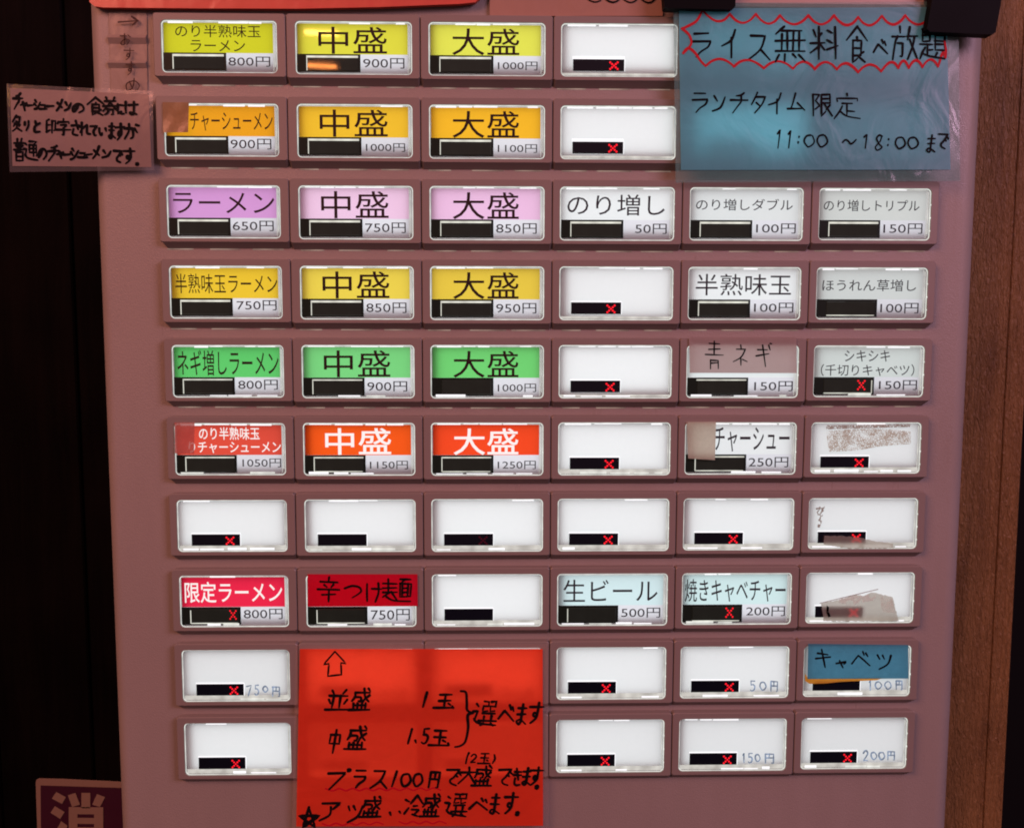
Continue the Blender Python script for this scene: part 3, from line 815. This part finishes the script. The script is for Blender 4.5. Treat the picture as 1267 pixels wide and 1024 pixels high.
pen.line([('(', 828, 852, 530, 576), ('2', 848, 882, 538, 572), ('玉', 888, 940, 530, 576), (')', 942, 970, 540, 576)], oo, Z, w=2.2, shear=.16)
q = lambda L_: [(340 + a / Z, 780 + b / Z) for a, b in L_]
pen.stroke(q([(262, 90), (212, 146), (236, 143), (231, 197), (290, 190), (288, 139), (310, 142), (262, 90)]), 2.3, taper=False)
pen.stroke(smooth_pts(q([(810, 262), (832, 268), (836, 310), (838, 345), (862, 356)])))
pen.stroke(smooth_pts(q([(862, 356), (840, 368), (842, 420), (830, 480), (808, 500), (785, 505)])))
pen.build('black_lettering', marker_m, org)
pen = Pen(DS, 1.9, os_)
def wavy(x0, x1, y, sl=0):
    n_ = int((x1 - x0) / 8)
    P = [(x0 + (x1 - x0) * k / n_, y + sl * k / n_ + (1.5 if k % 2 else -1.2)) for k in range(n_ + 1)]
    pen.stroke(smooth_pts(P), taper=False)
wavy(403, 545, 976.2, -1); wavy(399, 474, 1019.5, -2); wavy(494, 552, 1017, -.5)
pen.build('wavy_underline', ink('red_underline', (0.50, 0.008, 0.02)), org)

# pink char siu note hanging over the left edge
note = empty('pink_note', W(*U(100, 208, .10), .10))
tag(note, 'laminated pink paper note in black brush writing overhanging the left edge', 'note')
ND = .075
nb = lambda a, b: .09 * (1 - a) ** 2 + .012 * math.sin(b * 3.1)
quadsheet('laminate', [(8, 104), (189, 113), (190.5, 211), (12, 213)], ND, clear_film('note_film', (.75, .7, .7), .10, .07), note, bend=nb, n=(16, 6))
quadsheet('paper', [(12.5, 109), (184, 117), (187.5, 207), (15.5, 205.5)], ND + .005, paper('pink_paper', (.27, .20, .175), trans=.15, gloss=.03, fibres=.10, scale=120), note, bend=nb, n=(16, 6))
def note_surf(u, v, lift):
    a = (u - 12.5) / 173; b = (v - 112) / 95
    a = min(1, max(0, a))
    D_ = ND + .0065 + lift + nb(a, b)
    x, y = U(u, v, D_)
    return W(x, y, D_)
NP = Pen(ND, 3.3, note_surf)
no = (0, 90); nz = 5.76
NP.line([('チ', 95, 160, 140, 258), ('ャ', 148, 198, 195, 270), ('ー', 198, 236, 215, 250), ('シ', 240, 292, 185, 270), ('ュ', 284, 334, 222, 268), ('ー', 334, 380, 222, 252), ('メ', 400, 452, 195, 272), ('ン', 455, 512, 205, 276), ('の', 512, 600, 220, 285),
         ('に', 835, 890, 218, 292), ('は', 888, 980, 200, 295),
         ('り', 165, 218, 345, 412), ('と', 232, 296, 345, 420), ('さ', 505, 572, 345, 445), ('れ', 570, 642, 360, 445), ('て', 640, 697, 365, 448), ('い', 703, 762, 385, 450), ('ま', 765, 827, 360, 465), ('す', 823, 887, 365, 478), ('が', 888, 990, 370, 468),
         ('の', 268, 336, 540, 615), ('チ', 340, 422, 510, 630), ('ャ', 408, 458, 550, 612), ('ー', 455, 496, 565, 598), ('シ', 500, 562, 530, 625), ('ュ', 558, 622, 565, 612), ('ー', 618, 656, 565, 598), ('メ', 655, 717, 528, 612), ('ン', 723, 797, 550, 612), ('で', 803, 873, 550, 637), ('す', 878, 962, 540, 645)], no, nz, jit=.3, w=3.1)
NP.line([('食', 622, 742, 178, 302), ('券', 735, 835, 178, 298), ('炙', 90, 155, 305, 418), ('印', 325, 402, 335, 430), ('字', 402, 502, 330, 440), ('普', 100, 178, 472, 628), ('通', 170, 268, 490, 622)], no, nz, jit=.12, w=2.8)
NP.line([('。', 968, 1010, 612, 660)], no, nz, w=3.6)
NP.build('brush_lettering', marker_m, note)

# recommendation strip with arrow
st = empty('recommendation_strip', W(*U(158, 117, .01), .01))
tag(st, 'narrow vertical paper strip with arrow and four pencilled characters, top left', 'label')
quadsheet('paper', [(134.5, 12.5), (181.5, 12.5), (182.5, 117), (137.5, 116)], .008, paper('strip_paper', (.29, .23, .19), trans=.05, gloss=.03), st)
for ya, yb in ((43, 54.5), (75, 84.5)):
    mb = MB(); a = U(134, ya, .01); b = U(181.5, yb, .01)
    mb.loft([[W(a[0], a[1], .010), W(b[0], a[1], .010)], [W(a[0], (a[1] * .6 + b[1] * .4), .030), W(b[0], (a[1] * .6 + b[1] * .4), .030)], [W(a[0], b[1], .010), W(b[0], b[1], .010)]], cap1=False, closed=False)
    mb.build('fold', paper('strip_paper', None), st)
pen = Pen(.035, 1.3)
pen.line([('お', 522, 572, 148, 195), ('す', 540, 582, 210, 262), ('す', 548, 588, 270, 328), ('め', 552, 606, 343, 400)], (0, 0), Z, jit=.2)
pen.stroke([(146.5, 27.6), (169, 26)], 1.8); pen.stroke([(163, 20.8), (170.5, 25.8), (164, 31)], 2.4)
pen.build('pencil_lettering', ink('pencil', (.06, .035, .03)), st)

# red sheet at the top left, peach label, pink plate
def sheetpoly(name, pts, d, th, mat, label, cat):
    mb = MB()
    P = [U(*p, d) for p in pts]
    mb.loft([[W(x, y, d - th) for x, y in P], [W(x, y, d) for x, y in P]], cap0=True)
    return tag(mb.build(name, mat), label, cat)
sheetpoly('red_sheet', [(110, -60), (109, -6), (111, 3), (117, 8), (128, 9.5), (240, 10.6), (370, 11), (470, 9), (570, 5), (588, 3), (595, -3), (604, -12), (606, -60)], .07, .045,
          paper('red_card', (.62, .105, .075), trans=.1, gloss=.05), 'red sheet with rounded lower corners, cropped at the top left', 'sheet')
lab = empty('peach_label', W(*U(713, 20, .03), .03))
tag(lab, 'peach paper label with lower tips of black figures at the top centre', 'label')
quadsheet('paper', [(606, -60), (819, -60), (820, 20), (606, 20)], .03, paper('peach_paper', (.36, .22, .17), trans=.05, gloss=.03), lab)
pen = Pen(.035, 1.9)
for k in range(4):
    u = 729 + k * 22
    pen.stroke(smooth_pts([(u - 1, -12), (u - 2, -2), (u + 7, 2.6 + .3 * k), (u + 15, -1), (u + 14, -12)]), taper=False)
pen.build('figures', marker_m, lab)
mb = MB(); a = U(903, -60, .09); b = U(1146, 9.5, .09); mb.slab(a[0], a[1], b[0], b[1], .0, .09, bev=.02)
tag(mb.build('pink_plate', plastic('pink_plate', (.42, .28, .25), rough=.3, mottle=.05)), 'pink plastic plate edge above the blue notice between two black clips', 'plate')
mag = plastic('black_rubber', (.0035, .0035, .004), rough=.5, spec=.05, mottle=.2)
sheetpoly('black_clip', [(819, -50), (822, 9), (826, 10.5), (905, 12), (910, 8), (911, -50)], .20, .10, mag, 'black clip holding the top left corner of the blue notice', 'clip')['group'] = 'black clips on the blue notice'
sheetpoly('black_clip', [(1158, -50), (1153, 2), (1147, 36), (1151, 39.5), (1228, 43), (1232, 40), (1238, 8), (1246, -50)], .22, .10, mag, 'large black clip over the top right corner of the blue notice', 'clip')['group'] = 'black clips on the blue notice'

# handwritten strips over single buttons
def strip(name, pts, d, mat, label, cat, items, off, w, pm=marker_m, sc_=Z, shear=0.0):
    o = empty(name, W(*U((pts[0][0] + pts[2][0]) / 2, pts[2][1], d), d)); tag(o, label, cat)
    quadsheet('paper', pts, d, mat, o, n=(6, 3))
    p_ = Pen(d + .0015, w); p_.line(items, off, sc_, jit=.2, shear=shear); p_.build('lettering', pm, o)
    return o
strip('handwritten_strip', [(852.5, 417), (985.5, 417), (985.8, 461.5), (853.5, 461.2)], DS, paper('mauve_strip', (.50, .43, .41), trans=.55, gloss=.03, fibres=.06),
      'mauve paper strip handwritten 青ネギ over a white menu button', 'label', [('青', 678, 757, 428, 548), ('ネ', 800, 867, 445, 535), ('ギ', 900, 968, 448, 538)], (680, 300), 1.7)
strip('handwritten_strip', [(380.5, 710), (516.5, 710), (517, 749.5), (380.5, 749.8)], DS, paper('crimson_strip', (.62, .006, .032), trans=.35, gloss=.03, fibres=.06),
      'crimson paper strip handwritten 辛つけ麺 over a menu button', 'label', [('辛', 188, 282, 752, 858), ('つ', 305, 382, 785, 840), ('け', 395, 465, 780, 858), ('麺', 472, 592, 762, 855)], (340, 500), 2.5)
strip('handwritten_strip', [(1000, 796), (1123.8, 797.5), (1124, 839), (999, 839.5)], DS, paper('teal_strip', (.080, .32, .46), trans=.5, gloss=.05, fibres=.22, scale=300),
      'blue paper strip handwritten キャベツ over a button at lower right', 'label', [('キ', 160, 258, 610, 728), ('ャ', 295, 368, 672, 732), ('ベ' if 'ベ' in G else 'べ', 400, 518, 622, 738), ('ツ', 560, 672, 625, 742)], (980, 690), 2.3, sc_=5.39)
mb = MB(); P_ = [U(*p, DS - .004) for p in [(996, 833), (1000, 839), (1093, 838), (1085, 841), (1040, 843), (1022, 845), (1002, 845.5), (996, 842)]]
mb.poly([W(x, y, DS - .004) for x, y in P_])
tag(mb.build('yellow_tape', paper('yellow_tape', (.80, .42, .05), trans=.5, gloss=.05)), 'torn yellow tape remnant under the blue キャベツ strip', 'tape')

def tape(pts, d, col, label, tr=.4, al=1.0):
    lift = lambda a, b: .014 * max(0, b - .7) * (1.4 - a) + .0015 * math.sin(a * 9 + b * 7)
    o = tag(quadsheet('masking_tape', pts, d, paper('tape_%d' % int(pts[0][0]), col, trans=tr, gloss=.05, fibres=.14, alpha=al, scale=400), bend=lift, n=(6, 6)), label, 'tape'); o['group'] = 'tape pieces hiding the first character of a name'
    return o
tape([(201, 126.5), (233.8, 126.8), (232.8, 163.8), (202, 164)], DS, (.28, .17, .085), 'brown tape patch on the orange button of the second row', tr=.25)
tape([(216, 522.6), (240.8, 522.6), (240.2, 561), (216.4, 560.6)], DS, (.52, .17, .14), 'reddish see-through tape patch on the red button at left', tr=.35, al=.9)
tape([(849.5, 521.8), (886, 521.5), (884.6, 569), (851.5, 567)], DS, (.60, .57, .46), 'beige tape patch on the white チャーシュー button', tr=.62)

# glue and torn tape left on the right-hand column
def residue_mat(name, col, scale, thr, stretch=(1, 1, 1), band=0.0):
    m = bpy.data.materials.new(name); m.use_nodes = True
    nt = m.node_tree; nt.nodes.clear()
    out = nt.nodes.new('ShaderNodeOutputMaterial'); tc = nt.nodes.new('ShaderNodeTexCoord')
    mp = nt.nodes.new('ShaderNodeMapping'); mp.inputs['Scale'].default_value = stretch
    nt.links.new(tc.outputs['Object'], mp.inputs[0])
    v = nt.nodes.new('ShaderNodeTexVoronoi'); v.inputs['Scale'].default_value = scale; v.feature = 'DISTANCE_TO_EDGE'
    nt.links.new(mp.outputs[0], v.inputs['Vector'])
    n = nt.nodes.new('ShaderNodeTexNoise'); n.inputs['Scale'].default_value = 260; n.inputs['Detail'].default_value = 4
    nt.links.new(tc.outputs['Object'], n.inputs['Vector'])
    r = nt.nodes.new('ShaderNodeMapRange'); r.inputs[1].default_value = .35; r.inputs[2].default_value = .68; r.inputs[3].default_value = thr * .2; r.inputs[4].default_value = thr * 2.0
    nt.links.new(n.outputs['Fac'], r.inputs[0])
    lt = nt.nodes.new('ShaderNodeMath'); lt.operation = 'LESS_THAN'
    nt.links.new(v.outputs['Distance'], lt.inputs[0]); nt.links.new(r.outputs[0], lt.inputs[1])
    d = nt.nodes.new('ShaderNodeBsdfDiffuse'); d.inputs[0].default_value = col + (1,)
    t = nt.nodes.new('ShaderNodeBsdfTranslucent'); t.inputs[0].default_value = col + (1,)
    a = nt.nodes.new('ShaderNodeMixShader'); a.inputs[0].default_value = .78
    nt.links.new(d.outputs[0], a.inputs[1]); nt.links.new(t.outputs[0], a.inputs[2])
    tr = nt.nodes.new('ShaderNodeBsdfTransparent'); b = nt.nodes.new('ShaderNodeMixShader')
    nt.links.new(lt.outputs[0], b.inputs[0]); nt.links.new(tr.outputs[0], b.inputs[1]); nt.links.new(a.outputs[0], b.inputs[2])
    nt.links.new(b.outputs[0], out.inputs[0])
    return m
def frayed(pts, amp, step=2.2):
    """torn outline: small irregular teeth along every edge"""
    rn = random.Random(int(pts[0][0] * 7)); out = []
    for (a, b), (c, e) in zip(pts, pts[1:] + pts[:1]):
        l = math.hypot(c - a, e - b); n_ = max(1, int(l / step))
        for k in range(n_):
            t = k / n_; q_ = rn.uniform(-amp, amp) if k else 0
            out.append((a + (c - a) * t - (e - b) / l * q_, b + (e - b) * t + (c - a) / l * q_))
    return out
def flat(name, pts, d, mat, parent=None):
    P_ = [U(*p, d) for p in pts]; mb = MB(); mb.poly([W(x, y, d) for x, y in P_]); return mb.build(name, mat, parent)
RZ = ZW + .022
res_m = residue_mat('dotted_glue', (.52, .43, .36), 1500, .12)
res2_m = residue_mat('fine_glue', (.40, .30, .26), 1400, .17)
o = flat('glue_residue', [(1022, 526), (1126, 524.5), (1126.5, 528), (1022.5, 531)], RZ, res2_m)
tag(o, 'thin dotted line of old glue along a lit window of the sixth row', 'residue')
o = flat('glue_residue', [(1022, 533), (1060, 530.5), (1092, 530), (1127, 534), (1127, 549), (1105, 550.5), (1085, 552.5), (1062, 557), (1026, 559)], RZ, res_m)
tag(o, 'dotted brown glue patch on the blank right window of the sixth row', 'residue')
o = flat('glue_residue', [(1009, 627), (1020.5, 626), (1018, 636), (1016.5, 646), (1014, 653), (1011.5, 652), (1013, 640), (1010, 632)], RZ, residue_mat('spiky_glue', (.35, .28, .25), 520, .10))
tag(o, 'small ragged glue mark in the left of the blank seventh row window', 'residue')
tp_m = paper('old_tape', (.58, .56, .49), trans=.78, gloss=.05, fibres=.10, alpha=.93, scale=300)
o = flat('torn_tape', frayed([(1020, 662.5), (1042, 663), (1062, 664.5), (1085, 670), (1105, 671.8), (1105.5, 678), (1050, 678.5), (1019, 673)], .5), RZ, tp_m)
tag(o, 'thin wedge of greyish torn tape at the foot of the seventh row window', 'tape')
o = flat('torn_tape', frayed([(1016, 746), (1035, 742), (1060, 735.5), (1068, 737), (1078, 732.5), (1088, 734.5), (1104.5, 738.5), (1112, 768), (1066, 768.2), (1019, 768)], .6), RZ, tp_m)
tag(o, 'large greyish torn tape covering the display of the eighth row window', 'tape')
flat('edge_line', [(1014, 745.6), (1060, 734.5), (1086.5, 728.2), (1086.7, 729), (1060, 735.4), (1014, 746.4)], RZ + .002, ink('tape_edge', (.25, .2, .18)), o)
flakes = residue_mat('white_flakes', (.85, .84, .82), 330, .16)
flat('bare_patch', frayed([(1036, 742), (1060, 736.5), (1082, 734), (1086, 741), (1070, 744), (1052, 748), (1040, 746)], .8), RZ + .0015, flakes, o)
flat('glue_dots', [(1088, 736), (1104, 740), (1108, 758), (1092, 757)], RZ + .0015, residue_mat('pale_dots', (.80, .76, .72), 1500, .10), o)
flat('black_flake', [(1023, 748), (1026, 748), (1025.2, 756), (1028, 762), (1025, 763.5), (1022.6, 757)], RZ + .003, residue_mat('black_flakes', (.01, .01, .01), 380, .22), o)

# ------------------------------------------------------------------ fire extinguisher sign on the dark wall
SD = -2.6
sg = empty('extinguisher_sign', W(*U(95, 1060, SD), SD))
tag(sg, 'dark red sign with pale border and bold 消 at the bottom left', 'sign')
def SP(pts, d): return [W(*U(*p, d), d) for p in pts]
off = lambda a, b: (30 + a / 8.447, 940 + b / 8.447)
mb = MB()
outl = [off(120, 240), off(125, 205), off(155, 187), off(400, 193), off(1400, 240), (230, 1150), (50, 1150)]
mb.loft([SP(outl, SD - .05), SP(outl, SD)], cap0=True)
pale = plastic('sign_pale', (.27, .20, .17), rough=.4)
mb.build('border_plate', pale, sg)
mb = MB(); mb.poly(SP([off(170, 262), off(1400, 300), (230, 1140), off(180, 1500)], SD + .004)); mb.build('red_field', plastic('sign_red', (.045, .006, .026), rough=.4), sg)
mb = MB()
for P_ in [[(335, 330), (435, 385), (395, 455), (288, 400)], [(320, 478), (422, 540), (375, 612), (275, 548)], [(385, 635), (450, 680), (430, 800), (300, 900), (260, 860), (340, 720)],
           [(455, 365), (535, 340), (582, 462), (500, 488)], [(597, 340), (690, 340), (690, 500), (597, 500)], [(760, 352), (845, 385), (790, 488), (710, 462)],
           [(465, 488), (825, 490), (825, 565), (465, 563)], [(465, 563), (556, 563), (556, 1100), (465, 1100)], [(730, 565), (825, 565), (825, 1100), (730, 1100)],
           [(556, 600), (730, 602), (730, 665), (556, 663)], [(556, 698), (730, 700), (730, 770), (556, 768)]]:
    mb.poly(SP([off(*p) for p in P_], SD + .010))
mb.build('bold_character', pale, sg)

for o in bpy.data.objects:
    if '_o' in o: del o['_o']
